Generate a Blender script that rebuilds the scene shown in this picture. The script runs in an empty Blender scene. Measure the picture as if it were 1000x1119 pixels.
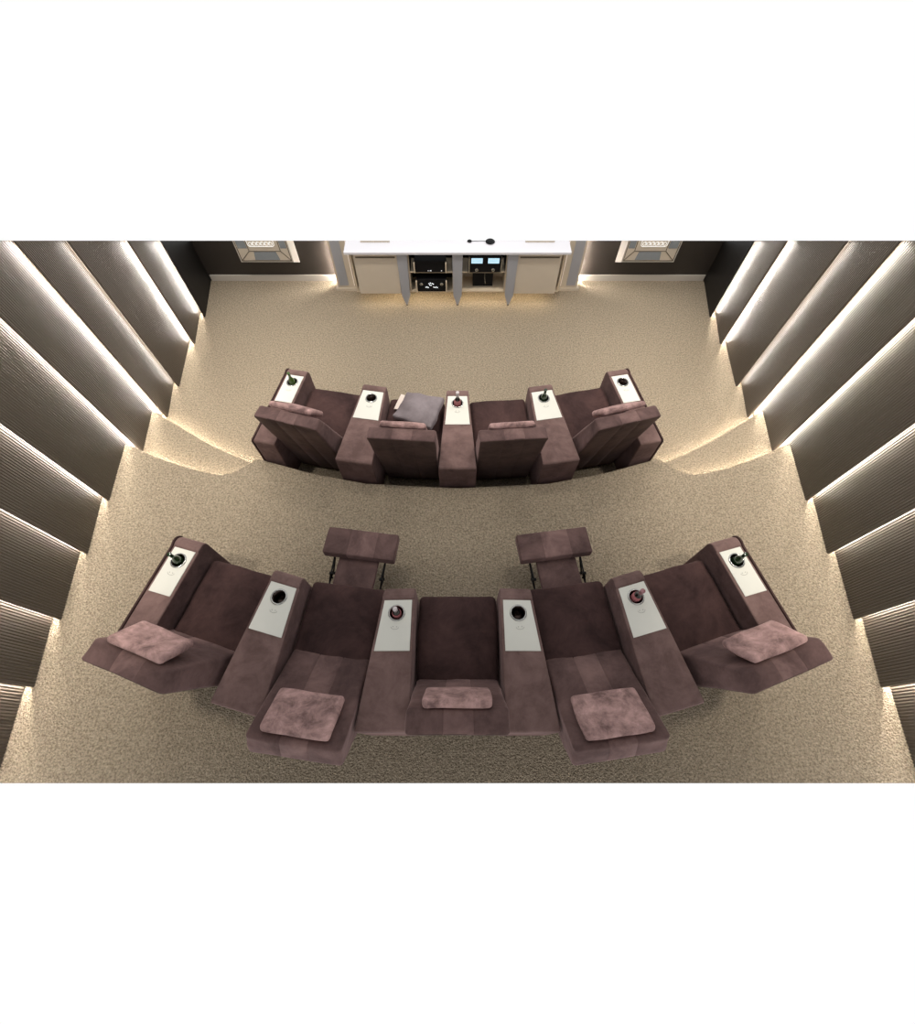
import bpy, bmesh, math, random
from mathutils import Vector, Matrix, noise
random.seed(7)
C = bpy.context.scene.collection
PI = math.pi
F, CH = 502.0, 4.0
TH = math.atan(262.5/F)
cT, sT = math.cos(TH), math.sin(TH)
tc = (559.5-263)/F
KC = (sT+tc*cT)/(cT-tc*sT)            # slope of the raked section that closes the room upward
def cap(y): return CH - y/KC

# ------------------------------------------------------------------ materials
def newmat(name):
    m = bpy.data.materials.new(name); m.use_nodes = True
    nt = m.node_tree; b = nt.nodes['Principled BSDF']
    return m, nt, b
def flat(name, col, rough=.5, metal=0, emit=None, es=0, spec=.5, noise_amt=.0, scale=20):
    m, nt, b = newmat(name)
    b.inputs['Base Color'].default_value = (*col, 1)
    b.inputs['Roughness'].default_value = rough; b.inputs['Metallic'].default_value = metal
    b.inputs['Specular IOR Level'].default_value = spec
    if emit:
        b.inputs['Emission Color'].default_value = (*emit, 1); b.inputs['Emission Strength'].default_value = es
    tc_ = nt.nodes.new('ShaderNodeTexCoord'); n = nt.nodes.new('ShaderNodeTexNoise')
    n.inputs['Scale'].default_value = scale; n.inputs['Detail'].default_value = 4
    nt.links.new(tc_.outputs['Object'], n.inputs['Vector'])
    r = nt.nodes.new('ShaderNodeMapRange'); r.inputs['To Min'].default_value = 1-noise_amt; r.inputs['To Max'].default_value = 1+noise_amt
    nt.links.new(n.outputs['Fac'], r.inputs['Value'])
    mx = nt.nodes.new('ShaderNodeVectorMath'); mx.operation = 'SCALE'; mx.inputs[0].default_value = col
    nt.links.new(r.outputs[0], mx.inputs['Scale']); nt.links.new(mx.outputs[0], b.inputs['Base Color'])
    return m
def velvet(name, dark, light, scale=4.5, sheen=.35):
    m, nt, b = newmat(name)
    t = nt.nodes.new('ShaderNodeTexCoord')
    mp = nt.nodes.new('ShaderNodeMapping'); nt.links.new(t.outputs['Object'], mp.inputs['Vector'])
    oi = nt.nodes.new('ShaderNodeObjectInfo')
    ml = nt.nodes.new('ShaderNodeMath'); ml.operation = 'MULTIPLY'; ml.inputs[1].default_value = 30
    nt.links.new(oi.outputs['Random'], ml.inputs[0]); nt.links.new(ml.outputs[0], mp.inputs['Location'])
    n = nt.nodes.new('ShaderNodeTexNoise'); n.inputs['Scale'].default_value = scale
    n.inputs['Detail'].default_value = 8; n.inputs['Roughness'].default_value = .7; n.inputs['Distortion'].default_value = .35
    nt.links.new(mp.outputs[0], n.inputs['Vector'])
    cr = nt.nodes.new('ShaderNodeValToRGB')
    cr.color_ramp.elements[0].position = .36; cr.color_ramp.elements[0].color = (*dark, 1)
    cr.color_ramp.elements[1].position = .68; cr.color_ramp.elements[1].color = (*light, 1)
    nt.links.new(n.outputs['Fac'], cr.inputs['Fac']); nt.links.new(cr.outputs[0], b.inputs['Base Color'])
    b.inputs['Roughness'].default_value = .85; b.inputs['Specular IOR Level'].default_value = .15
    b.inputs['Sheen Weight'].default_value = sheen; b.inputs['Sheen Roughness'].default_value = .4
    b.inputs['Sheen Tint'].default_value = (.8, .55, .52, 1)
    n2 = nt.nodes.new('ShaderNodeTexNoise'); n2.inputs['Scale'].default_value = 14; n2.inputs['Detail'].default_value = 5
    nt.links.new(mp.outputs[0], n2.inputs['Vector'])
    bp = nt.nodes.new('ShaderNodeBump'); bp.inputs['Strength'].default_value = .25; bp.inputs['Distance'].default_value = .02
    nt.links.new(n2.outputs['Fac'], bp.inputs['Height']); nt.links.new(bp.outputs[0], b.inputs['Normal'])
    return m
def carpet(name, a, c):
    m, nt, b = newmat(name)
    t = nt.nodes.new('ShaderNodeTexCoord')
    n = nt.nodes.new('ShaderNodeTexNoise'); n.inputs['Scale'].default_value = 62; n.inputs['Detail'].default_value = 5; n.inputs['Roughness'].default_value = .75
    nt.links.new(t.outputs['Object'], n.inputs['Vector'])
    v = nt.nodes.new('ShaderNodeTexVoronoi'); v.inputs['Scale'].default_value = 85
    nt.links.new(t.outputs['Object'], v.inputs['Vector'])
    cr = nt.nodes.new('ShaderNodeValToRGB')
    cr.color_ramp.elements[0].position = .36; cr.color_ramp.elements[0].color = (*a, 1)
    cr.color_ramp.elements[1].position = .64; cr.color_ramp.elements[1].color = (*c, 1)
    nt.links.new(n.outputs['Fac'], cr.inputs['Fac']); nt.links.new(cr.outputs[0], b.inputs['Base Color'])
    ad = nt.nodes.new('ShaderNodeMath'); ad.operation = 'SUBTRACT'
    nt.links.new(n.outputs['Fac'], ad.inputs[0]); nt.links.new(v.outputs['Distance'], ad.inputs[1])
    bp = nt.nodes.new('ShaderNodeBump'); bp.inputs['Strength'].default_value = .9; bp.inputs['Distance'].default_value = .012
    nt.links.new(ad.outputs[0], bp.inputs['Height']); nt.links.new(bp.outputs[0], b.inputs['Normal'])
    b.inputs['Roughness'].default_value = 1; b.inputs['Specular IOR Level'].default_value = 0
    return m
VEL_L = velvet('velvet_light', (0.0967,0.0577,0.0545), (0.2340,0.1451,0.1316))
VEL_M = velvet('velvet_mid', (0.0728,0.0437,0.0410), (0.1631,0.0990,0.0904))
VEL_D = velvet('velvet_dark', (0.0309,0.0161,0.0156), (0.0798,0.0425,0.0388), 3.2, .15)  # seat shade is put into this colour; the outer side boards share it
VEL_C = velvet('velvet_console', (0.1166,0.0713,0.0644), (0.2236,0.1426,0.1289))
VEL_P = velvet('velvet_pillow', (0.1648,0.1008,0.0940), (0.5813,0.3681,0.3382), 9)
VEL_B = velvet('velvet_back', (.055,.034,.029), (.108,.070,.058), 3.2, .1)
CARPET = carpet('carpet', (.192,.157,.110), (.485,.402,.300))
TRAY = flat('tray_white', (.68,.67,.60), .3, noise_amt=.02)
CHROME = flat('chrome', (.42,.42,.40), .22, 1)
CUPM = flat('cup_inner', (.05,.035,.03), .25, .9)
MARK = flat('grey_marking', (.35,.34,.31), .5)
PANEL = flat('ribbed_panel', (.088,.072,.057), .42, spec=.35, noise_amt=.05, scale=6)
WALLD = flat('dark_wall', (.028,.022,.018), .5, noise_amt=.06, scale=5)
BLACKP = flat('black_panel', (.010,.0085,.0075), .5, spec=.2, noise_amt=.1, scale=5)
BASEB = flat('baseboard_paint', (.50,.46,.41), .4, noise_amt=.02)
CREAM = flat('cream_lacquer', (.55,.48,.39), .4, noise_amt=.03, scale=8)
WHITE = flat('white_lacquer', (.68,.675,.72), .2, noise_amt=.01)
BEIGE = flat('beige_lacquer', (.60,.50,.37), .4, noise_amt=.03)
MIRR = flat('grey_glass', (.36,.37,.41), .35, .2, noise_amt=.05, scale=3)
BLUEG = flat('blue_grey_glass', (.25,.28,.31), .25, .2, noise_amt=.08)
DARKG = flat('dark_groove', (.10,.08,.055), .6)
BLACK = flat('black_gloss', (.005,.005,.006), .55, spec=.15, noise_amt=.1)
BLACKM = flat('black_metal', (.008,.008,.008), .4, .6)
METER = flat('meter_blue', (.3,.6,.8), .4, emit=(.62,.86,1), es=.75)
LEDW = flat('led_dots', (.8,.8,.8), .4, emit=(.85,.92,1), es=.7)
GREENB = flat('green_glass', (.012,.03,.010), .08, 0, spec=.8)
GREENL = flat('green_glass_lit', (.045,.09,.012), .08, 0, spec=.8)  # lit copy of the green glass, glow and glint put into the colour
DARKB = flat('dark_glass', (.006,.004,.004), .06, 0, spec=.8)
PINK = flat('pink_label', (.42,.14,.15), .5)
PALE = flat('pale_foil', (.62,.55,.55), .35, .2)
GREYC = velvet('grey_cushion', (.15,.125,.13), (.25,.215,.225), 3, .2)
PAPER = flat('cream_paper', (.66,.56,.50), .6)
RS = 75.0; SP = 215
def led(name, col, s):
    m, nt, b = newmat(name)
    b.inputs['Base Color'].default_value = (.8,.8,.8,1)
    b.inputs['Emission Color'].default_value = (*col,1); b.inputs['Emission Strength'].default_value = s
    return m

# ------------------------------------------------------------------ geometry helpers
def obj(name, bm, mats, parent=None, smooth=False, loc=None, rot=None):
    me = bpy.data.meshes.new(name)
    bmesh.ops.recalc_face_normals(bm, faces=bm.faces)
    if smooth:
        for f in bm.faces: f.smooth = True
    bm.to_mesh(me); bm.free()
    if not isinstance(mats, (list, tuple)): mats = [mats]
    for m in mats: me.materials.append(m)
    o = bpy.data.objects.new(name, me); C.objects.link(o)
    if parent: o.parent = parent
    if loc: o.location = loc
    if rot: o.rotation_euler = rot
    return o
def hexa(bm, p, mi=0):
    """p: 8 points, bottom 4 ccw then top 4"""
    v = [bm.verts.new(q) for q in p]
    for f in ((0,3,2,1),(4,5,6,7),(0,1,5,4),(1,2,6,5),(2,3,7,6),(3,0,4,7)):
        bm.faces.new([v[i] for i in f]).material_index = mi
    return v
def box(bm, x0,x1,y0,y1,z0,z1, mi=0):
    return hexa(bm, [(x0,y0,z0),(x1,y0,z0),(x1,y1,z0),(x0,y1,z0),(x0,y0,z1),(x1,y0,z1),(x1,y1,z1),(x0,y1,z1)], mi)
def bevel(bm, w, seg=2):
    bmesh.ops.bevel(bm, geom=bm.edges[:], offset=w, segments=seg, profile=.6, affect='EDGES', clamp_overlap=True)
def tube(bm, pts, r, n=8, mi=0, capped=True):
    pts = [Vector(p) for p in pts]; rings = []
    for i, p in enumerate(pts):
        d = (pts[min(i+1,len(pts)-1)] - pts[max(i-1,0)]).normalized()
        a = d.orthogonal().normalized() if i == 0 else (a - d*a.dot(d)).normalized()
        b = d.cross(a)
        rings.append([bm.verts.new(p + r*(math.cos(2*PI*k/n)*a + math.sin(2*PI*k/n)*b)) for k in range(n)])
    for i in range(len(rings)-1):
        for k in range(n):
            bm.faces.new([rings[i][k], rings[i][(k+1)%n], rings[i+1][(k+1)%n], rings[i+1][k]]).material_index = mi
    if capped:
        bm.faces.new(rings[0]).material_index = mi; bm.faces.new(rings[-1]).material_index = mi
def lathe(bm, prof, n=24, mi=0, c=(0,0), close=False):
    rings = []
    for r, z in prof:
        rings.append([bm.verts.new((c[0]+max(r,1e-4)*math.cos(2*PI*k/n), c[1]+max(r,1e-4)*math.sin(2*PI*k/n), z)) for k in range(n)])
    m = len(rings)
    for i in range(m if close else m-1):
        A, B = rings[i], rings[(i+1)%m]
        for k in range(n):
            bm.faces.new([A[k], A[(k+1)%n], B[(k+1)%n], B[k]]).material_index = mi
def prism(bm, poly, z0, z1, mi=0):
    n = len(poly)
    lo = [bm.verts.new((x,y,z0)) for x,y in poly]; hi = [bm.verts.new((x,y,z1)) for x,y in poly]
    bm.faces.new(lo[::-1]).material_index = mi; bm.faces.new(hi).material_index = mi
    for i in range(n): bm.faces.new([lo[i], lo[(i+1)%n], hi[(i+1)%n], hi[i]]).material_index = mi
def section(bm):
    """close the room by the raked section plane z = cap(y)"""
    g = bm.verts[:]+bm.edges[:]+bm.faces[:]
    r = bmesh.ops.bisect_plane(bm, geom=g, plane_co=(0,0,CH), plane_no=(0,1/KC,1), clear_outer=True)
    e = [x for x in r['geom_cut'] if isinstance(x, bmesh.types.BMEdge)]
    if e: bmesh.ops.contextual_create(bm, geom=e)
def soft(bm, p8, r=.03, puff=.0, n=6, sp=.35, fold=0, stripe=None, wob=.004, seam=0, seed=0):
    """rounded, slightly puffed cushion fitted to 8 corners (bottom 4 ccw: -x-y,+x-y,+x+y,-x+y, then top 4)"""
    P = [Vector(q) for q in p8]
    def L(a,b): return (P[a]-P[b]).length
    hx = (L(0,1)+L(4,5)+L(3,2)+L(7,6))/8; hy = (L(0,3)+L(1,2)+L(4,7)+L(5,6))/8; hz = (L(0,4)+L(1,5)+L(2,6)+L(3,7))/8
    def cuts(h, extra=()):
        rr = min(r, h*.9)
        c = [-h, -h+rr*.25, -h+rr*.6, -h+rr, h-rr, h-rr*.6, h-rr*.25, h]
        inner = [(-h+rr)+(2*h-2*rr)*i/n for i in range(1, n)]
        if extra: inner = [q for q in inner if min(abs(q-e) for e in extra) > .03] + [q for q in extra if abs(q) < h-rr]
        return sorted(set(c+inner))
    ex = []
    if stripe: ex = [stripe[0]-.004, stripe[0], stripe[0]+.004, stripe[1]-.004, stripe[1], stripe[1]+.004]
    cx, cy, cz = cuts(hx, ex), cuts(hy), cuts(hz)
    rr3 = (min(r,hx*.9), min(r,hy*.9), min(r,hz*.9)); H = (hx,hy,hz)
    rm = min(rr3)
    cache = {}
    def vert(i,j,k):
        key = (i,j,k)
        if key in cache: return cache[key]
        q = Vector((cx[i],cy[j],cz[k]))
        inn = Vector([max(-(H[a]-rm), min(H[a]-rm, q[a])) for a in range(3)])
        d = q-inn
        if d.length > 1e-9:
            # snap to sphere of radius rm
            q2 = inn + d.normalized()*rm
        else: q2 = q
        nrm = d.normalized() if d.length > 1e-9 else Vector((0,0,1))
        u = [q2[a]/H[a] for a in range(3)]
        pf = puff
        if pf:
            wgt = Vector([ (1-u[1]**2)*(1-u[2]**2)*nrm[0]*sp, (1-u[0]**2)*(1-u[2]**2)*nrm[1]*sp, (1-u[0]**2)*(1-u[1]**2)*nrm[2]])
            q2 = q2 + pf*wgt
        if seam and stripe:
            for s_ in stripe:
                if abs(q[0]-s_) < .001: q2 = q2 - nrm*seam
        if fold and q2.z > 0:
            q2 = q2 + Vector((0,0,1))*fold*(1-abs(2*abs(noise.noise(Vector((q2.x*5+seed,q2.y*7,1.3))))-.35))*(1-u[0]**4)*(1-u[1]**4)
        if wob:
            q2 = q2 + nrm*wob*noise.noise(q2*7+Vector((seed*3.1,seed,0)))
        u = [(q2[a]/H[a]+1)/2 for a in range(3)]
        a_ = P[0].lerp(P[1],u[0]); b_ = P[3].lerp(P[2],u[0]); lo = a_.lerp(b_,u[1])
        a_ = P[4].lerp(P[5],u[0]); b_ = P[7].lerp(P[6],u[0]); hi = a_.lerp(b_,u[1])
        cache[key] = bm.verts.new(lo.lerp(hi,u[2])); return cache[key]
    nx, ny, nz = len(cx)-1, len(cy)-1, len(cz)-1
    def mi(xm): return 1 if (stripe and stripe[0] < xm < stripe[1]) else 0
    def face(a, xm):
        vs = [vert(*t) for t in a]
        if len(set(vs)) < 4: return
        f = bm.faces.new(vs); f.material_index = mi(xm); f.smooth = True
    for i in range(nx):
        xm = (cx[i]+cx[i+1])/2
        for j in range(ny):
            for k in (0, nz): face([(i,j,k),(i+1,j,k),(i+1,j+1,k),(i,j+1,k)], xm)
        for k in range(nz):
            for j in (0, ny): face([(i,j,k),(i+1,j,k),(i+1,j,k+1),(i,j,k+1)], xm)
    for j in range(ny):
        for k in range(nz):
            for i in (0, nx): face([(i,j,k),(i,j+1,k),(i,j+1,k+1),(i,j,k+1)], -9 if i == 0 else 9)
def b8(x0,x1,y0,y1,z0,z1):
    return [(x0,y0,z0),(x1,y0,z0),(x1,y1,z0),(x0,y1,z0),(x0,y0,z1),(x1,y0,z1),(x1,y1,z1),(x0,y1,z1)]
def boolean(o, cutter_bm):
    """cut with a temporary mesh and keep only the result"""
    me = bpy.data.meshes.new('tmp'); bmesh.ops.recalc_face_normals(cutter_bm, faces=cutter_bm.faces); cutter_bm.to_mesh(me); cutter_bm.free()
    c = bpy.data.objects.new('tmp', me); C.objects.link(c)
    m = o.modifiers.new('b', 'BOOLEAN'); m.operation = 'DIFFERENCE'; m.object = c; m.solver = 'EXACT'
    bpy.context.view_layer.update()
    dg = bpy.context.evaluated_depsgraph_get()
    new = bpy.data.meshes.new_from_object(o.evaluated_get(dg))
    o.modifiers.clear(); o.data = new
    bpy.data.objects.remove(c); bpy.data.meshes.remove(me)
def thing(name, label, cat, loc=(0,0,0), rz=0, group=None):
    o = bpy.data.objects.new(name, None); C.objects.link(o); o.empty_display_size = .1
    o.location = loc; o.rotation_euler = (0,0,rz); o['label'] = label; o['category'] = cat
    if group: o['group'] = group
    return o
def tag(o, label, cat, group=None):
    o['label'] = label; o['category'] = cat
    if group: o['group'] = group
    return o
def struct(o): o['kind'] = 'structure'; return o

# ------------------------------------------------------------------ floor, platform, steps
XW = 3.345
Y_END = -.190
YF = 5.58
bm = bmesh.new(); box(bm, -XW, XW, 2.0, YF, -.05, 0); struct(obj('floor', bm, CARPET))
L = [(-2.833,2.490),(-2.6,2.405),(-2.374,2.343),(-2.23,2.318),(-2.15,2.318),(-2.093,2.332),(-2.045,2.375),(-2.0,2.440),(-1.955,2.50),(-1.915,2.508),(-1.342,2.325),(-.856,2.222),(0,2.172)]
Lw = [(-XW,2.705),(-3.19,2.648),(-3.054,2.590)]
left = Lw + L
right = [(-x,y) for x,y in left[::-1]][1:]
edge = left + right
bm = bmesh.new()
prism(bm, [(XW,Y_END),(-XW,Y_END)][::1] + edge, 0, .32)
te = [e for e in bm.edges if abs(e.verts[0].co.z-.32)<1e-5 and abs(e.verts[1].co.z-.32)<1e-5 and max(abs(e.verts[0].co.x),abs(e.verts[1].co.x))<XW+.01 and min(e.verts[0].co.y,e.verts[1].co.y)>2]
bmesh.ops.bevel(bm, geom=te, offset=.022, segments=3, profile=.5, affect='EDGES')
struct(obj('floor_platform', bm, CARPET))
for s in (-1, 1):
    outer = [(-XW,3.28),(-3.19,3.185),(-3.08,3.118),(-2.93,3.029),(-2.75,2.915),(-2.567,2.806),(-2.311,2.672),(-2.12,2.585),(-2.03,2.535),(-1.99,2.51)]
    outer_l = outer
    inner = [p for p in left if p[0] <= -1.99][::-1]
    inner = [(x, y+.002) for x, y in inner]
    poly = [(-s*x if s == 1 else x, y) for x, y in outer+inner]
    bm = bmesh.new(); prism(bm, poly, 0, .16)
    te = [e for e in bm.edges if abs(e.verts[0].co.z-.16)<1e-5 and abs(e.verts[1].co.z-.16)<1e-5 and any(abs(abs(e.verts[0].co.x)-abs(p[0]))<1e-4 and abs(e.verts[0].co.y-p[1])<1e-4 for p in outer) and any(abs(abs(e.verts[1].co.x)-abs(p[0]))<1e-4 and abs(e.verts[1].co.y-p[1])<1e-4 for p in outer)]
    bmesh.ops.bevel(bm, geom=te, offset=.018, segments=3, profile=.5, affect='EDGES')
    struct(obj('floor_step', bm, CARPET))

def strip_along(pts, z, off=.012):
    pts = [Vector(p) for p in pts]; out = []
    for i, p in enumerate(pts):
        d = (pts[min(i+1,len(pts)-1)]-pts[max(i-1,0)]).normalized(); n = Vector((-d.y, d.x))
        out.append((p.x+n.x*off, p.y+n.y*off, z))
    return out
RISER = led('led_riser', (1,.91,.78), RS)
for s in (-1,1):
    for pts, z in (([p for p in outer_l if -3.2 < p[0]], .055), ([p for p in left if -3.2 < p[0] < -2.03], .215)):
        q = [(x*(-s), y, zz) for x, y, zz in strip_along(pts, z)]
        bm = bmesh.new(); tube(bm, q, .0035, 5)
        struct(obj('trim_3' if s < 0 else 'trim_4', bm, RISER))

bm = bmesh.new(); box(bm, -3.4, 3.4, -1.6, 1.2, 4.25, 4.33); struct(obj('ceiling_blocker', bm, WALLD))  # unseen slab over the rear only, put in to block world light

# ------------------------------------------------------------------ walls
for s, nm in ((-1,'wall_left'), (1,'wall_right')):
    bm = bmesh.new()
    ys = [Y_END, .6, YF+.05]
    def zc(y): return min(3.6, cap(y))
    x0, x1 = s*XW, s*(XW+.05)
    prof = [(Y_END, 0), (YF+.05, 0), (YF+.05, cap(YF+.05)), (KC*.4, 3.6), (Y_END, 3.6)]
    a = [bm.verts.new((x0,y,z)) for y,z in prof]; b = [bm.verts.new((x1,y,z)) for y,z in prof]
    bm.faces.new(a); bm.faces.new(b[::-1])
    for i in range(5): bm.faces.new([a[i],a[(i+1)%5],b[(i+1)%5],b[i]])
    struct(obj(nm, bm, BLACKP))
bm = bmesh.new(); box(bm, -XW, XW, YF, YF+.05, 0, 1.2); section(bm); struct(obj('wall_front', bm, WALLD))
bm = bmesh.new()
for s in (-1,1):
    box(bm, min(s*1.28,s*3.27), max(s*1.28,s*3.27), YF-.016, YF, 0, .085)
bevel(bm, .003, 1)
struct(obj('baseboard_front', bm, BASEB))

# ------------------------------------------------------------------ ribbed wall panels with light strips in the joints
dn = [4.866, 4.394, 3.715, 3.269, 2.704, 2.044, 1.519, .947, .434, -.185]
LEDC = (1.0, .93, .85)
strength = [None, 140, 165, 65, 190, 150, 120, 85, 125, 180]
order = ['first','second','third','fourth','fifth','sixth','seventh','eighth','ninth','tenth']
for s, side in ((-1,'left'), (1,'right')):
    for k in range(10):
        if k == 0: a, b = Vector((3.285, YF-.004)), Vector((3.182, dn[0]))
        else:
            a, b = Vector((3.262, dn[k-1]-.004)), Vector((3.192, dn[k]))
            a = a - (b-a).normalized()*.13
        z0 = 0.003 if k < 5 else (.163 if k == 5 else .323)
        z0 += .0
        ax = (b-a); Ln = ax.length; u = ax/Ln; n = Vector((-1, 0)); n = Vector((u.y, -u.x)); n = n if n.x < 0 else -n
        pts = []
        if k == 0:
            pts = [a, b]
        else:
            nr = max(1, round(Ln/.0215)); per = Ln/nr
            for i in range(nr):
                for fr, h in ((0,0),(.22,.006),(.60,.006),(.82,0)):
                    pts.append(a + u*(i+fr)*per + n*h)
            pts.append(b)
        back = [b - n*.016, a - n*.016]
        poly = [(s*p.x, p.y) for p in pts+back]
        bm = bmesh.new()
        lo = [bm.verts.new((x,y,z0)) for x,y in poly]; hi = [bm.verts.new((x,y,min(3.6,cap(y)))) for x,y in poly]
        for i in range(len(poly)):
            bm.faces.new([lo[i],lo[(i+1)%len(poly)],hi[(i+1)%len(poly)],hi[i]])
        bm.faces.new(lo); bm.faces.new(hi)
        if k == 0:
            lab = 'smooth black wall panel in the front %s corner, without ribs' % side
        else:
            lab = 'ribbed brown acoustic wall panel, %s from the front on the %s side wall' % (order[k-1], side)
        t = thing('wall_panel', lab, 'wall panel', (0,0,0), 0, 'ribbed panels along the side walls' if k else None)
        obj('panel_board', bm, BLACKP if k == 0 else PANEL, t)
        if k >= 1:
            m = led('led_%s_%d' % (side,k), LEDC, strength[k])
            y = dn[k-1]+(.085 if k == 1 else .050)
            bm = bmesh.new(); zt = min(3.55, cap(y)-.01)
            box(bm, min(s*3.221,s*3.240), max(s*3.221,s*3.240), y, y+.003, z0+.01, zt)
            ls = obj('light_strip', bm, m, t); ls['label'] = 'glowing warm white light strip'

# ------------------------------------------------------------------ front pilasters
for q, s in ((1,-1),(2,1)):
    def X(a, b): return (min(s*a,s*b), max(s*a,s*b))
    bm = bmesh.new()
    x0,x1 = X(1.318,1.586); box(bm, x0,x1,5.366,5.50,0,.035)
    x0,x1 = X(1.33,1.556); box(bm, x0,x1,5.38,5.50,.035,1.0)
    section(bm)
    p = struct(obj('trim_%d' % q, bm, CREAM))
    bm = bmesh.new(); x0,x1 = X(1.410,1.527); box(bm, x0,x1,5.374,5.38,.075,1.0); section(bm)
    obj('glass_inlay', bm, MIRR, p)
    bm = bmesh.new(); x0,x1 = X(1.532,1.546); box(bm, x0,x1,5.506,5.510,.02,.56); 
    obj('light_strip', bm, led('led_pilaster', LEDC, 480), p)
    bm = bmesh.new(); x0,x1 = X(1.334,1.342); box(bm, x0,x1,5.372,5.379,.07,1.0); section(bm)
    obj('light_strip', bm, led('led_peach', (1,.68,.5), .25), p)

# ------------------------------------------------------------------ framed glass wall panels
for s, side in ((-1,'left'),(1,'right')):
    t = thing('wall_plaque', 'cream framed glass plaque with white scroll ornament on the dark wall, %s of the cabinet' % side, 'wall decoration', (0,0,0), 0)
    fr, fl, zb = -2.058, -2.717, .336      # for the left plaque, mirrored on the right
    yf = 5.46
    def M(x): return x if s == -1 else -x
    bm = bmesh.new()
    hexa(bm, [(M(fl),yf,zb),(M(fr),yf,zb),(M(-2.022),YF-.002,.258),(M(-2.735),YF-.002,.258),(M(fl),yf,1),(M(fr),yf,1),(M(-2.022),YF-.002,1),(M(-2.735),YF-.002,1)])
    section(bm); obj('frame', bm, BASEB, t)
    ox0, ox1, oz = -2.695, -2.075, .362
    ix0, ix1, iz = -2.56, -2.175, .484
    bm = bmesh.new()
    def quad(bm, pts, y, th=.004, mi=0):
        f = [bm.verts.new((M(x),y,z)) for x,z in pts]; g = [bm.verts.new((M(x),y+th,z)) for x,z in pts]
        bm.faces.new(f).material_index = mi; bm.faces.new(g[::-1]).material_index = mi
        for i in range(len(f)): bm.faces.new([f[i],f[(i+1)%len(f)],g[(i+1)%len(f)],g[i]]).material_index = mi
    quad(bm, [(ox0,oz),(ox1,oz),(ix1,iz),(ix0,iz)], yf-.005)
    quad(bm, [(ox0,oz),(ix0,iz),(ix0,1),(ox0,1)], yf-.005)
    quad(bm, [(ox1,oz),(ox1,1),(ix1,1),(ix1,iz)], yf-.005)
    quad(bm, [(ix0,iz),(ix1,iz),(ix1,1),(ix0,1)], yf-.005)
    section(bm); obj('glass_panel', bm, CREAM, t)
    bm = bmesh.new()
    quad(bm, [(-2.525,.372),(-2.215,.372),(-2.235,.475),(-2.505,.475)], yf-.009)
    quad(bm, [(ox0+.012,.52),(ix0-.012,.52),(ix0-.012,1),(ox0+.012,1)], yf-.009)
    quad(bm, [(ox1-.012,.52),(ox1-.012,1),(ix1+.012,1),(ix1+.012,.52)], yf-.009)
    section(bm); o = obj('blue_inlay', bm, BLUEG, t); o['label'] = 'blue-grey glass inlay'
    bm = bmesh.new()
    for pl in ([(ox0,oz),(ox1,oz)],[(ix0,iz),(ix1,iz)],[(ox0,oz),(ix0,iz)],[(ox1,oz),(ix1,iz)],[(ix0,iz),(ix0,1)],[(ix1,iz),(ix1,1)],[(ox0,oz),(ox0,1)],[(ox1,oz),(ox1,1)]):
        tube(bm, [(M(x),yf-.008,z) for x,z in pl], .004, 6)
    section(bm); obj('lead_line', bm, DARKG, t)
    bm = bmesh.new()
    def scroll(pts, r=.0042): tube(bm, [(M(x),yf-.012,z) for x,z in pts], r, 6)
    # rounded rectangular medallion with small loops inside
    cx0, cx1, cz0 = -2.545, -2.225, .545
    w = [(cx0,1.0),(cx0,cz0+.03)] + [(cx0+.03-.03*math.cos(a), cz0+.03-.03*math.sin(a)) for a in (.4,.8,1.2,1.57)] + [(cx1-.03+.03*math.sin(a), cz0+.03-.03*math.cos(a)) for a in (0,.4,.8,1.2,1.57)] + [(cx1,1.0)]
    scroll(w)
    for i in range(6):
        px = cx0+.035+i*.05
        scroll([(px+.019*math.cos(a), cz0+.034+.019*math.sin(a)) for a in [j*PI/5 for j in range(11)]], .0035)
    for i in range(5):
        px = cx0+.06+i*.05
        scroll([(px,cz0+.012),(px,cz0+.045),(px+.02,cz0+.06)], .0035)
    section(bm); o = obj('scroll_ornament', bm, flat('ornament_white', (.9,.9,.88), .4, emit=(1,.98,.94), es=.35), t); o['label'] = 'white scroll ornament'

# ------------------------------------------------------------------ media cabinet
t = thing('media_cabinet', 'long white topped media cabinet with cream doors and open device bays at the front wall', 'cabinet')
zT, zB, yD = .72, .165, 5.125
def part(name, mat, fn, bv=.003, sec=True, parent=t, label=None):
    bm = bmesh.new(); fn(bm)
    if bv: bevel(bm, bv, 2)
    if sec: section(bm)
    o = obj(name, bm, mat, parent)
    if label: o['label'] = label
    return o
YB = 5.42
part('tabletop', WHITE, lambda bm: box(bm, -1.305, 1.305, 5.060, YB, .695, zT), 0)
def carc(bm):
    box(bm, -1.262, 1.262, yD, YB, zB, zB+.018)
    box(bm, -1.262, 1.262, YB-.012, YB, zB+.018, .69)
    for x in (-1.262, -.70, -.59, -.06, .042, .575, .685, 1.244):
        box(bm, x, x+.018, yD, YB-.012, zB+.018, .693)
part('carcass', BEIGE, carc, 0)
def dark(bm):
    box(bm, -.571, -.061, YB-.03, YB-.013, zB+.02, .69)
    box(bm, .061, .574, YB-.03, YB-.013, .44, .69)
    for x in (-.571,-.067): box(bm, x, x+.005, yD+.01, YB-.03, .45, .69)
    for x in (.0605,.569): box(bm, x, x+.005, yD+.01, YB-.03, .45, .69)
part('bay_lining', BLACK, dark, 0, label='black lining inside the open bays')
for x0, x1 in ((-.571,-.06),(.06,.571)):
    part('shelf', BEIGE, lambda bm: box(bm, x0, x1, yD, YB-.03, .425, .441), 0)
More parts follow.
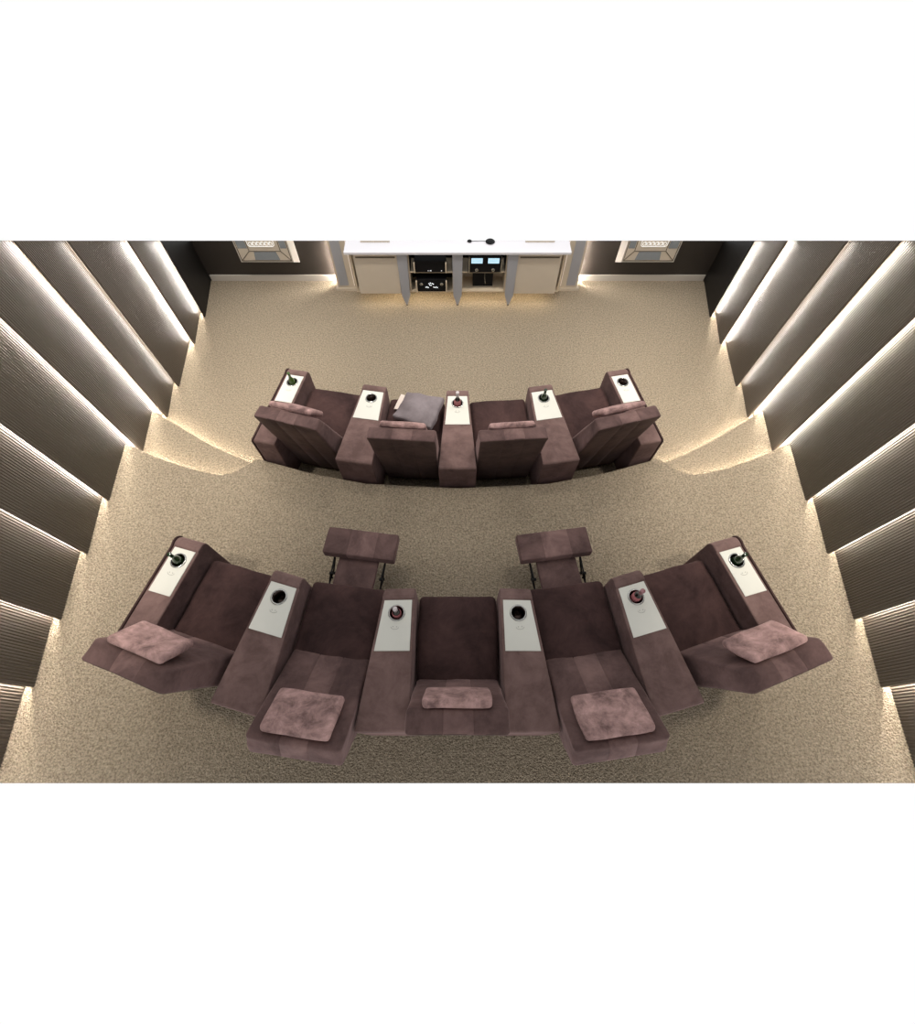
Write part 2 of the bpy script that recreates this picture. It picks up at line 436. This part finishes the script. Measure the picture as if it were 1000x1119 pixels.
for s in (-1,1):
    d = part('door', CREAM, lambda bm: box(bm, min(s*.705,s*1.215), max(s*.705,s*1.215), yD-.022, yD-.001, zB-.004, .688), 0)
    part('handle_groove', DARKG, lambda bm: box(bm, min(s*.73,s*1.19), max(s*.73,s*1.19), yD-.026, yD-.0225, .628, .645), 0, parent=d)
for x in (-.647, 0, .647):
    def leg(bm):
        w, w2 = .062, .052
        pts = [(x-w,.695),(x+w,.695),(x+w2,.14),(x+.011,.012),(x-.011,.012),(x-w2,.14)]
        f = [bm.verts.new((px,5.088,pz)) for px,pz in pts]; g = [bm.verts.new((px,5.124,pz)) for px,pz in pts]
        bm.faces.new(f); bm.faces.new(g[::-1])
        for i in range(6): bm.faces.new([f[i],f[(i+1)%6],g[(i+1)%6],g[i]])
    l = part('leg', MIRR, leg, .004)
    part('foot', DARKG, lambda bm: box(bm, x-.013, x+.013, 5.086, 5.126, 0, .012), 0, parent=l)
# warm light strip under the cabinet
part('light_strip', led('led_cabinet', (1,.86,.62), 16), lambda bm: box(bm, -1.2, 1.2, 5.19, 5.21, .150, .158), 0, label='warm light strip under the cabinet')

def device(name, label, x0, x1, z0, z1, handles=None, y=5.115, depth=.17):
    tt = thing(name, label, 'audio device', ((x0+x1)/2, y, z0))
    hw = (x1-x0)/2; h = z1-z0
    bm = bmesh.new(); box(bm, -hw+.012, hw-.012, .006, depth, .012, h); bevel(bm, .004, 2); section_local(bm, tt); obj('housing', bm, BLACK, tt)
    bm = bmesh.new(); box(bm, -hw, hw, -.006, .006, 0, h); bevel(bm, .002, 1); section_local(bm, tt); obj('front_panel', bm, BLACK, tt)
    for sx in (-hw*.8, hw*.8):
        bm = bmesh.new(); box(bm, sx-.02, sx+.02, .03, .07, 0, .012); obj('foot', bm, BLACKM, tt)
    if handles:
        for sx in (-hw+.012, hw-.012):
            bm = bmesh.new(); tube(bm, [(sx,-.006,.01),(sx,-.030,.014),(sx,-.030,h-.014),(sx,-.006,h-.01)], .0085, 8)
            obj('handle', bm, handles, tt)
    return tt, hw, h
def section_local(bm, tt):
    bmesh.ops.translate(bm, verts=bm.verts, vec=tt.location); section(bm); bmesh.ops.translate(bm, verts=bm.verts, vec=-tt.location)
def knob(tt, x, z, r=.021):
    bm = bmesh.new(); lathe(bm, [(0,0),(r*.6,0),(r*.6,.010),(r*.72,.010),(r,.006),(r,0)], 18); bmesh.ops.rotate(bm, verts=bm.verts, matrix=Matrix.Rotation(PI/2,3,'X'))
    obj('knob', bm, CHROME, tt, loc=(x,-.0065,z))
tt, hw, h = device('amplifier', 'black amplifier with gold side handles on the upper shelf of the left bay', -.525, -.125, .441, .585, BEIGE)
for x in (-.03,-.005,.005,.13):
    bm = bmesh.new(); box(bm, x, x+.008, -.0095, -.006, .02, .028); obj('indicator_light', bm, LEDW, tt)
tt, hw, h = device('preamplifier', 'black preamplifier with two knobs and lit buttons at the bottom of the left bay', -.515, -.125, .184, .345, BEIGE)
knob(tt, -.125, .105); knob(tt, .125, .105)
for x, z in ((-.03,.11),(-.012,.118),(.008,.112),(.022,.104),(-.022,.092),(-.006,.086),(-.07,.06),(-.055,.064),(-.042,.056),(.026,.062),(.042,.058),(.056,.064),(.07,.056)):
    bm = bmesh.new(); box(bm, x-.0065, x+.0065, -.0095, -.006, z-.005, z+.005); obj('indicator_light', bm, LEDW, tt)
tt, hw, h = device('power_amplifier', 'black power amplifier with two glowing blue meters on the upper shelf of the right bay', .125, .530, .441, .645, CHROME)
for sx in (-.098, .098):
    bm = bmesh.new(); box(bm, sx-.066, sx+.066, -.0095, -.006, .118, .180); mm = obj('meter', bm, METER, tt); mm['label'] = 'pale blue glowing meter'
    bm = bmesh.new(); box(bm, sx-.05, sx+.05, -.0105, -.0096, .148, .151); obj('scale_line', bm, flat('meter_ink', (.12,.3,.45), .5), mm)
    knob(tt, sx, .038)
tt = thing('black_box_device', 'plain black box standing under the shelf in the right bay with a pale cable', 'audio device', (.315, 5.215, .184))
bm = bmesh.new(); box(bm, -.125, .125, 0, .10, 0, .20); bevel(bm, .004, 2); section_local(bm, tt); obj('housing', bm, BLACK, tt)
bm = bmesh.new(); tube(bm, [(.02,-.004,.19),(.022,-.006,.12),(.03,-.006,.06),(.035,-.006,.045)], .004, 6); obj('cable', bm, CHROME, tt)
# things on the cabinet top
for s, side in ((-1,'left'),(1,'right')):
    bm = bmesh.new(); box(bm, min(s*.79,s*1.13), max(s*.79,s*1.13), 5.253, 5.40, zT, zT+.018); section(bm)
    tag(obj('flat_tray', bm, CREAM), 'flat beige tray at the %s end of the white cabinet top' % side, 'tray')
tt = thing('black_gadget', 'small black two lobed gadget lying on the white cabinet top', 'gadget', (.26, 5.245, zT))
bm = bmesh.new(); lathe(bm, [(0,0),(.045,.001),(.055,.009),(.045,.017),(0,.019)], 20, c=(.12,.012)); obj('lobe', bm, BLACK, tt, smooth=True)
bm = bmesh.new(); lathe(bm, [(0,0),(.022,.001),(.028,.007),(.022,.013),(0,.014)], 20, c=(-.12,.022)); obj('lobe', bm, BLACK, tt, smooth=True)
bm = bmesh.new(); tube(bm, [(-.12,.022,.006),(-.09,.024,.006),(.03,.024,.008),(.12,.016,.008)], .0025, 8); obj('band', bm, BLACK, tt)

# ------------------------------------------------------------------ seating
HW = .283
def chair(label, O, a, z, recl=False, side=0, group=None, back=0):
    """O: middle of the rear line, a: yaw (forward leans to the room's middle); side: -1/1 outermost seats"""
    t = thing('cinema_recliner', label, 'recliner', (O[0], O[1], z), a, group)
    w = HW-.004
    y1 = .955 if recl else .905
    bm = bmesh.new(); soft(bm, b8(-w+.015, w-.015, .26, y1-.05, .012, .30), .02, 0, 4); obj('base', bm, VEL_B, t)
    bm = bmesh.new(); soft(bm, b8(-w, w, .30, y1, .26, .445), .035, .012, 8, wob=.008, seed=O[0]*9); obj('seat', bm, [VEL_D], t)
    if not recl:
        sx, ry = (0,0) if side == 0 else (side*.065, math.radians(4.3)*side)
        def top(x, y):
            return (x*math.cos(-ry) - 0*y + sx, y + .03*abs(side) + x*math.sin(ry)*1.0)
        f0, f1 = top(-.283,.0), top(.283,.0); g0, g1 = top(-.280,.135), top(.280,.135)
        f0,f1,g0,g1 = [(q[0], q[1]-back) for q in (f0,f1,g0,g1)]
        p8 = [(-.266,.225-back,.03),(.266,.225-back,.03),(.268,.50,.03),(-.268,.50,.03),
              (f0[0],f0[1],.985),(f1[0],f1[1],.985),(g1[0],g1[1],.975),(g0[0],g0[1],.975)]
    else:
        p8 = [(-.262,.13,.12),(.262,.13,.12),(.272,.56,.38),(-.272,.56,.38),
              (-.283,-.185,.655),(.283,-.185,.655),(.283,-.105,.785),(-.283,-.105,.785)]
    bm = bmesh.new()
    sgn = 1
    soft(bm, p8, .028, .006, 10, stripe=(-.075,.085), wob=.006, seam=.004, seed=O[0]*5+1)
    # below the armrest height the backrest stays between the consoles
    if side:
        for v in bm.verts:
            if v.co.z < .612: v.co.x = max(-.284, min(.284, v.co.x))
    # front face and top lighter than the rear side
    bm.normal_update(); bmesh.ops.recalc_face_normals(bm, faces=bm.faces); bm.normal_update()
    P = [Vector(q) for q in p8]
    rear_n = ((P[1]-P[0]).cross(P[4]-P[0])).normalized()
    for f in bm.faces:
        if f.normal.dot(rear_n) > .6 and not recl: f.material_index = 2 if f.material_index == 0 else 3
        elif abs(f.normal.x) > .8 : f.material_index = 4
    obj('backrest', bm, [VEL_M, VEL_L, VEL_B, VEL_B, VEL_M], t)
    # head pillow lies on the front face near the top
    A = (P[6]+P[7])/2; B = (P[2]+P[3])/2
    dn_ = (B-A).normalized()
    if side: dn_ = (dn_ + Vector((0,.38,0))).normalized()
    ex = (P[6]-P[7]).normalized(); nn = ex.cross(dn_).normalized()
    if nn.z < 0: nn = -nn
    up = -dn_
    hwp, ln, th = (.205, .285, .05) if recl else (.19, .25, .05)
    c0 = A + up*(.012 if not recl else -.035) + nn*.002
    if side: c0 = c0 + Vector((side*.0, 0, 0))
    q8 = [c0+ex*sx_*hwp+dn_*l_+nn*z_ for z_ in (0,th) for sx_, l_ in ((-1,ln),(1,ln),(1,0),(-1,0))]
    bm = bmesh.new(); soft(bm, q8, .022, .012, 8, wob=.007, seed=O[0]*3+2); o = obj('head_pillow', bm, VEL_P, t); o['label'] = 'pale mauve velvet head pillow'
    if recl:
        bm = bmesh.new(); soft(bm, b8(-w, w, 1.185, 1.405, .345, .43), .014, .004, 6, stripe=(-.09,.12), wob=.003, seam=.003); fr = obj('footrest', bm, [VEL_M, VEL_L], t)
        bm = bmesh.new(); soft(bm, b8(-.155, .155, .93, 1.20, .325, .365), .01, 0, 4); obj('calf_pad', bm, VEL_M, t)
        for s_ in (-1,1):
            bm = bmesh.new(); x = s_*.195
            for pa, pb in (((.90,.24),(1.06,.33)),((1.06,.33),(1.22,.345)),((.93,.31),(1.08,.28)),((1.08,.28),(1.24,.345)),((1.04,.27),(1.06,.34))):
                tube(bm, [(x,*pa),(x+s_*.006,*pb)], .0065, 8)
            for q in ((1.06,.33),(1.08,.28)): tube(bm, [(x-.012,*q),(x+.016,*q)], .012, 10)
            obj('lever', bm, BLACKM, fr)
    return t
def frame(O, a):
    u = Vector((-math.sin(a), math.cos(a))); e = Vector((math.cos(a), math.sin(a)))
    return Vector(O), e, u
def at(fr, x, y): return fr[0]+fr[1]*x+fr[2]*y
GAP = .29
def console(label, eL, eR, z, rim=None, group=None):
    """eL(y), eR(y): plan points on the left and right edge"""
    mid = (eL(.4)+eR(.4))/2; d = ((eL(.8)+eR(.8)) - (eL(0)+eR(0))).normalized(); a = math.atan2(-d.x, d.y)
    t = thing('armrest_console', label, 'armrest', (mid.x, mid.y, z), a, group)
    Rm = Matrix.Rotation(-a, 2)
    def loc(p): return Rm @ (p-mid)
    prof = [(0,.012),(0,.585),(.006,.597),(.018,.602),(.47,.602),(.828,.602),(.838,.609),(.860,.612),(.885,.608),(.905,.594),(.917,.572),(.921,.545),(.921,.012)]
    def body(bm, l, r, pr):
        A = [bm.verts.new((*l(y), zz)) for y, zz in pr]; B = [bm.verts.new((*r(y), zz)) for y, zz in pr]
        n = len(pr)
        bm.faces.new(A); bm.faces.new(B[::-1])
        for i in range(n): bm.faces.new([A[i],A[(i+1)%n],B[(i+1)%n],B[i]])
    l = lambda y: loc(eL(y)+(eR(y)-eL(y)).normalized()*.004); r = lambda y: loc(eR(y)-(eR(y)-eL(y)).normalized()*.004)
    bm = bmesh.new(); body(bm, l, r, prof)
    bmesh.ops.recalc_face_normals(bm, faces=bm.faces)
    es = [e for e in bm.edges if len(e.link_faces)==2 and any(len(f.verts)>6 for f in e.link_faces)]
    bmesh.ops.bevel(bm, geom=es, offset=.009, segments=2, profile=.5, affect='EDGES')
    cc = (loc(eL(.735))+loc(eR(.735)))/2
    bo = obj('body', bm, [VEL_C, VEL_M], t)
    def cyl(r_, z0, z1):
        b_ = bmesh.new(); bmesh.ops.create_cone(b_, cap_ends=True, segments=28, radius1=r_, radius2=r_, depth=z1-z0)
        bmesh.ops.translate(b_, verts=b_.verts, vec=(cc.x,cc.y,(z0+z1)/2)); return b_
    # boolean is done in the parent's space: undo the parent for a moment
    bo.parent = None; boolean(bo, cyl(.047,.50,.70)); bo.parent = t
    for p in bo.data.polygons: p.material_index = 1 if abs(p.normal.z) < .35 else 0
    def edge_in(f, o_, s): 
        return lambda y: (f(y) + (o_(y)-f(y)).normalized()*s)
    li, ri = edge_in(l, r, .018), edge_in(r, l, .018)
    bm = bmesh.new(); hexa(bm, [(*li(.483),.6015),(*ri(.483),.6015),(*ri(.825),.6015),(*li(.825),.6015),(*li(.483),.607),(*ri(.483),.607),(*ri(.825),.607),(*li(.825),.607)])
    bevel(bm, .002, 1)
    tr = obj('tray', bm, TRAY); boolean(tr, cyl(.047,.55,.70)); tr.parent = t; tr['label'] = 'white tray top'
    bm = bmesh.new(); lathe(bm, [(.0462,.604),(.0462,.612),(.050,.6145),(.0555,.612),(.0575,.6075),(.0555,.6068)], 32, c=(0,0), close=True)
    ring = obj('cup_ring', bm, CHROME, t, True, loc=(cc.x,cc.y,0))
    bm = bmesh.new(); lathe(bm, [(0,.505),(.044,.505),(.0455,.508),(.0455,.606),(.0463,.606),(.0463,.503),(0,.503)], 32); obj('cup_well', bm, CUPM, t, True, loc=(cc.x,cc.y,0))
    # small engraved mark: an arc below two dots
    mk = (loc(eL(.635))+loc(eR(.635)))/2
    bm = bmesh.new(); tube(bm, [(mk.x+.026*math.cos(q), mk.y+.016*math.sin(q)+.004, .6075) for q in [PI+j*PI/10 for j in range(11)]], .0014, 6)
    for dx in (-.012,.012): lathe(bm, [(0,.6072),(.0034,.6072),(.0034,.6085),(0,.6085)], 10, c=(mk.x+dx, mk.y+.006))
    obj('control_mark', bm, MARK, t)
    if rim:
        f, g = (l, r) if rim < 0 else (r, l)
        o1 = lambda y: f(y) - (g(y)-f(y)).normalized()*.016
        o2 = lambda y: f(y) - (g(y)-f(y)).normalized()*.003
        pr = [(-.004,.012),(-.004,.59),(.012,.607),(.828,.607),(.860,.617),(.885,.613),(.907,.599),(.921,.575),(.925,.545),(.925,.012)]
        bm = bmesh.new(); body(bm, o1, o2, pr); obj('side_panel', bm, VEL_D, t)
    wp = mid + Matrix.Rotation(a,2) @ cc
    return t, (wp.x, wp.y, z+.506)
def bottle(label, p, glass, band=None, foil=None, h=.225, neck=.0135):
    t = thing('wine_bottle', label, 'bottle', p, random.random()*6, 'small bottles in the armrest cup holders')
    R = .031
    prof = [(0,.003),(.026,0),(R,.006),(R,h*.50),(.027,h*.60),(.017,h*.70),(neck,h*.76),(neck,h*.96),(neck+.002,h*.965),(neck+.002,h-.002),(neck-.003,h),(0,h)]
    bm = bmesh.new(); lathe(bm, prof, 24); obj('glass', bm, glass, t, True)
    if band:
        bm = bmesh.new(); lathe(bm, [(R+.0012,h*.22),(R+.0012,h*.50),(.0284,h*.59),(.0262,h*.62)], 24)
        o = obj('paper_label', bm, band, t, True); o['label'] = 'pink label'
    if foil:
        bm = bmesh.new(); lathe(bm, [(neck+.001,h*.80),(neck+.0012,h*.96),(neck+.003,h*.965),(neck+.003,h+.001),(0,h+.002)], 20)
        obj('cap_foil', bm, foil, t, True)
    return t

# rear row on the platform ---------------------------------------------------
ZP = .32
rad = math.radians
rear = [((-1.826,.352),-rad(15.6)),((-.920,.145),-rad(7.7)),((0,.103),0),((.920,.145),rad(7.7)),((1.826,.352),rad(15.6))]
rl = ['mauve velvet recliner at the left end of the rear row, upright',
      'fully reclined mauve velvet recliner left of the middle of the rear row, footrest raised',
      'upright mauve velvet recliner in the middle of the rear row of five',
      'fully reclined mauve velvet recliner right of the middle of the rear row, footrest raised',
      'mauve velvet recliner at the right end of the rear row, upright']
G1 = 'velvet recliners of the rear row'
for i, (O, a) in enumerate(rear):
    chair(rl[i], O, a, ZP, recl=i in (1,3), side={0:-1,4:1}.get(i,0), group=G1, back=.03)
fr = [frame(O,a) for O,a in rear]
def mk_edges(fr, endw, shift):
    E = []
    f0 = fr[0]; E.append((lambda y: at(f0,-GAP-endw,y+shift), lambda y: at(f0,-GAP,y+shift)))
    for i in range(len(fr)-1):
        a_, b_ = fr[i], fr[i+1]
        E.append((lambda y, a_=a_: at(a_,GAP,y), lambda y, b_=b_: at(b_,-GAP,y)))
    f1 = fr[-1]; E.append((lambda y: at(f1,GAP,y+shift), lambda y: at(f1,GAP+endw,y+shift)))
    return E
cl = ['narrow velvet armrest console at the left end of the rear row',
      'rear row armrest console with empty cup holder, beside the left end recliner',
      'rear row armrest console just left of the middle recliner, holding a dark bottle',
      'rear row armrest console just right of the middle recliner, cup holder empty',
      'rear row armrest console beside the right end recliner, holding a bottle with pink label',
      'narrow velvet armrest console at the right end of the rear row']
cups = []
for i, (a_, b_) in enumerate(mk_edges(fr, .213, .05)):
    cups.append(console(cl[i], a_, b_, ZP, {0:-1,5:1}.get(i), 'armrest consoles of the rear row')[1])
bottle('green bottle in the cup holder at the left end of the rear row', cups[0], GREENB)
bottle('dark bottle with pinkish cap left of the middle rear recliner', cups[2], DARKB, PINK, PALE, h=.20)
bottle('dark bottle with pink label and cap, in the second rear row console from the right', cups[4], DARKB, PINK, flat('pink_cap', (.36,.17,.18), .4), h=.235)
bottle('green bottle in the cup holder at the right end of the rear row', cups[5], GREENB)

# front row on the lower floor -----------------------------------------------
front = [((-1.380,2.361),-rad(11.2)),((-.462,2.229),-rad(4.1)),((.462,2.229),rad(4.1)),((1.380,2.361),rad(11.2))]
fl = ['mauve velvet recliner at the left end of the front row, seen from behind',
      'mauve velvet recliner in the front row with a grey cushion on its seat',
      'mauve velvet recliner in the front row just right of the middle console',
      'mauve velvet recliner at the right end of the front row, seen from behind']
for i, (O, a) in enumerate(front):
    chair(fl[i], O, a, 0, side={0:-1,3:1}.get(i,0), group='velvet recliners of the front row')
fr2 = [frame(O,a) for O,a in front]
cl = ['narrow velvet armrest console at the left end of the front row',
      'front row armrest console with empty cup holder, left of the grey cushion',
      'middle velvet armrest console of the front row, holding a dark bottle with pale foil neck',
      'front row armrest console holding a slim green bottle, right of the middle',
      'narrow velvet armrest console at the right end of the front row']
cups = []
for i, (a_, b_) in enumerate(mk_edges(fr2, .213, .05)):
    cups.append(console(cl[i], a_, b_, 0, {0:-1,4:1}.get(i), 'armrest consoles of the front row')[1])
bottle('glow-tinted green bottle in the cup holder at the left end of the front row', cups[0], GREENL)
bottle('dark bottle with pink label and pale foil neck on the middle front console', cups[2], DARKB, PINK, PALE, h=.25)
bottle('slim dark green bottle in the front row console right of the middle', cups[3], GREENB, h=.22)

# grey cushion and booklet on the second front seat
def un(x, y, H):
    t = (559.5-y)/F; h = CH-H; k = cT-t*sT
    return Vector(((x-500)*h/k/F, (sT+t*cT)/k*h, H))
A = Vector((-.612,2.860,.480)); B = Vector((-.487,3.165,.470)); Cc = Vector((-.118,2.990,.590)); D = Vector((-.238,2.640,.575))
nrm = ((Cc-A).cross(B-D)).normalized(); nrm = nrm if nrm.z > 0 else -nrm
bm = bmesh.new(); soft(bm, [A,D,Cc,B,A+nrm*.05,D+nrm*.05,Cc+nrm*.05,B+nrm*.05], .014, .03, 16, sp=0, fold=.022, wob=.02, seed=4)
tag(obj('throw_cushion', bm, GREYC), 'crumpled light grey throw cushion lying on the front row seat left of the middle console', 'cushion')
bm = bmesh.new()
Q = [(-.625,2.985),(-.45,2.96),(-.42,3.12),(-.565,3.175)]; hexa(bm, [(x,y,.464) for x,y in Q]+[(x,y,.478) for x,y in Q]); bevel(bm,.003,1)
tag(obj('booklet', bm, PAPER), 'cream booklet sticking out from under the grey cushion on the front row seat', 'booklet')

# ------------------------------------------------------------------ unseen fill spots added to brighten carpet by the walls and front floor
def spot(x, y, z, tx, ty, P, ang, col=(1,.93,.83)):
    l = bpy.data.lights.new('fill_spot', 'SPOT'); l.energy = P; l.spot_size = math.radians(ang); l.spot_blend = 1; l.shadow_soft_size = .12; l.color = col
    o = bpy.data.objects.new('fill_spot', l); C.objects.link(o); o.location = (x,y,z)
    o.rotation_euler = (Vector((tx,ty,0))-Vector((x,y,z))).to_track_quat('-Z','Y').to_euler()
for s in (-1,1):
    for y in (.9,2.0,3.1,4.1):
        spot(s*2.6, y, 3.7, s*2.75, y, SP, 62)
    spot(s*1.2, 4.2, 3.7, s*1.1, 4.2, SP*1.0, 88)
    spot(s*.9, 2.5, 3.9, s*.9, 2.55, SP*.52, 62)

# ------------------------------------------------------------------ world, camera
w = bpy.data.worlds.new('World'); bpy.context.scene.world = w; w.use_nodes = True
w.node_tree.nodes['Background'].inputs['Color'].default_value = (1,1,1,1)
w.node_tree.nodes['Background'].inputs['Strength'].default_value = 1.01
cam = bpy.data.cameras.new('Camera'); co = bpy.data.objects.new('Camera', cam); C.objects.link(co)
co.location = (0,0,CH); co.rotation_euler = (TH,0,0)
cam.sensor_fit = 'HORIZONTAL'; cam.sensor_width = 36; cam.lens = 36*F/1000; cam.clip_start = .05
sc = bpy.context.scene; sc.camera = co
sc.view_settings.view_transform = 'Standard'; sc.view_settings.look = 'None'; sc.view_settings.exposure = 0; sc.view_settings.gamma = 1
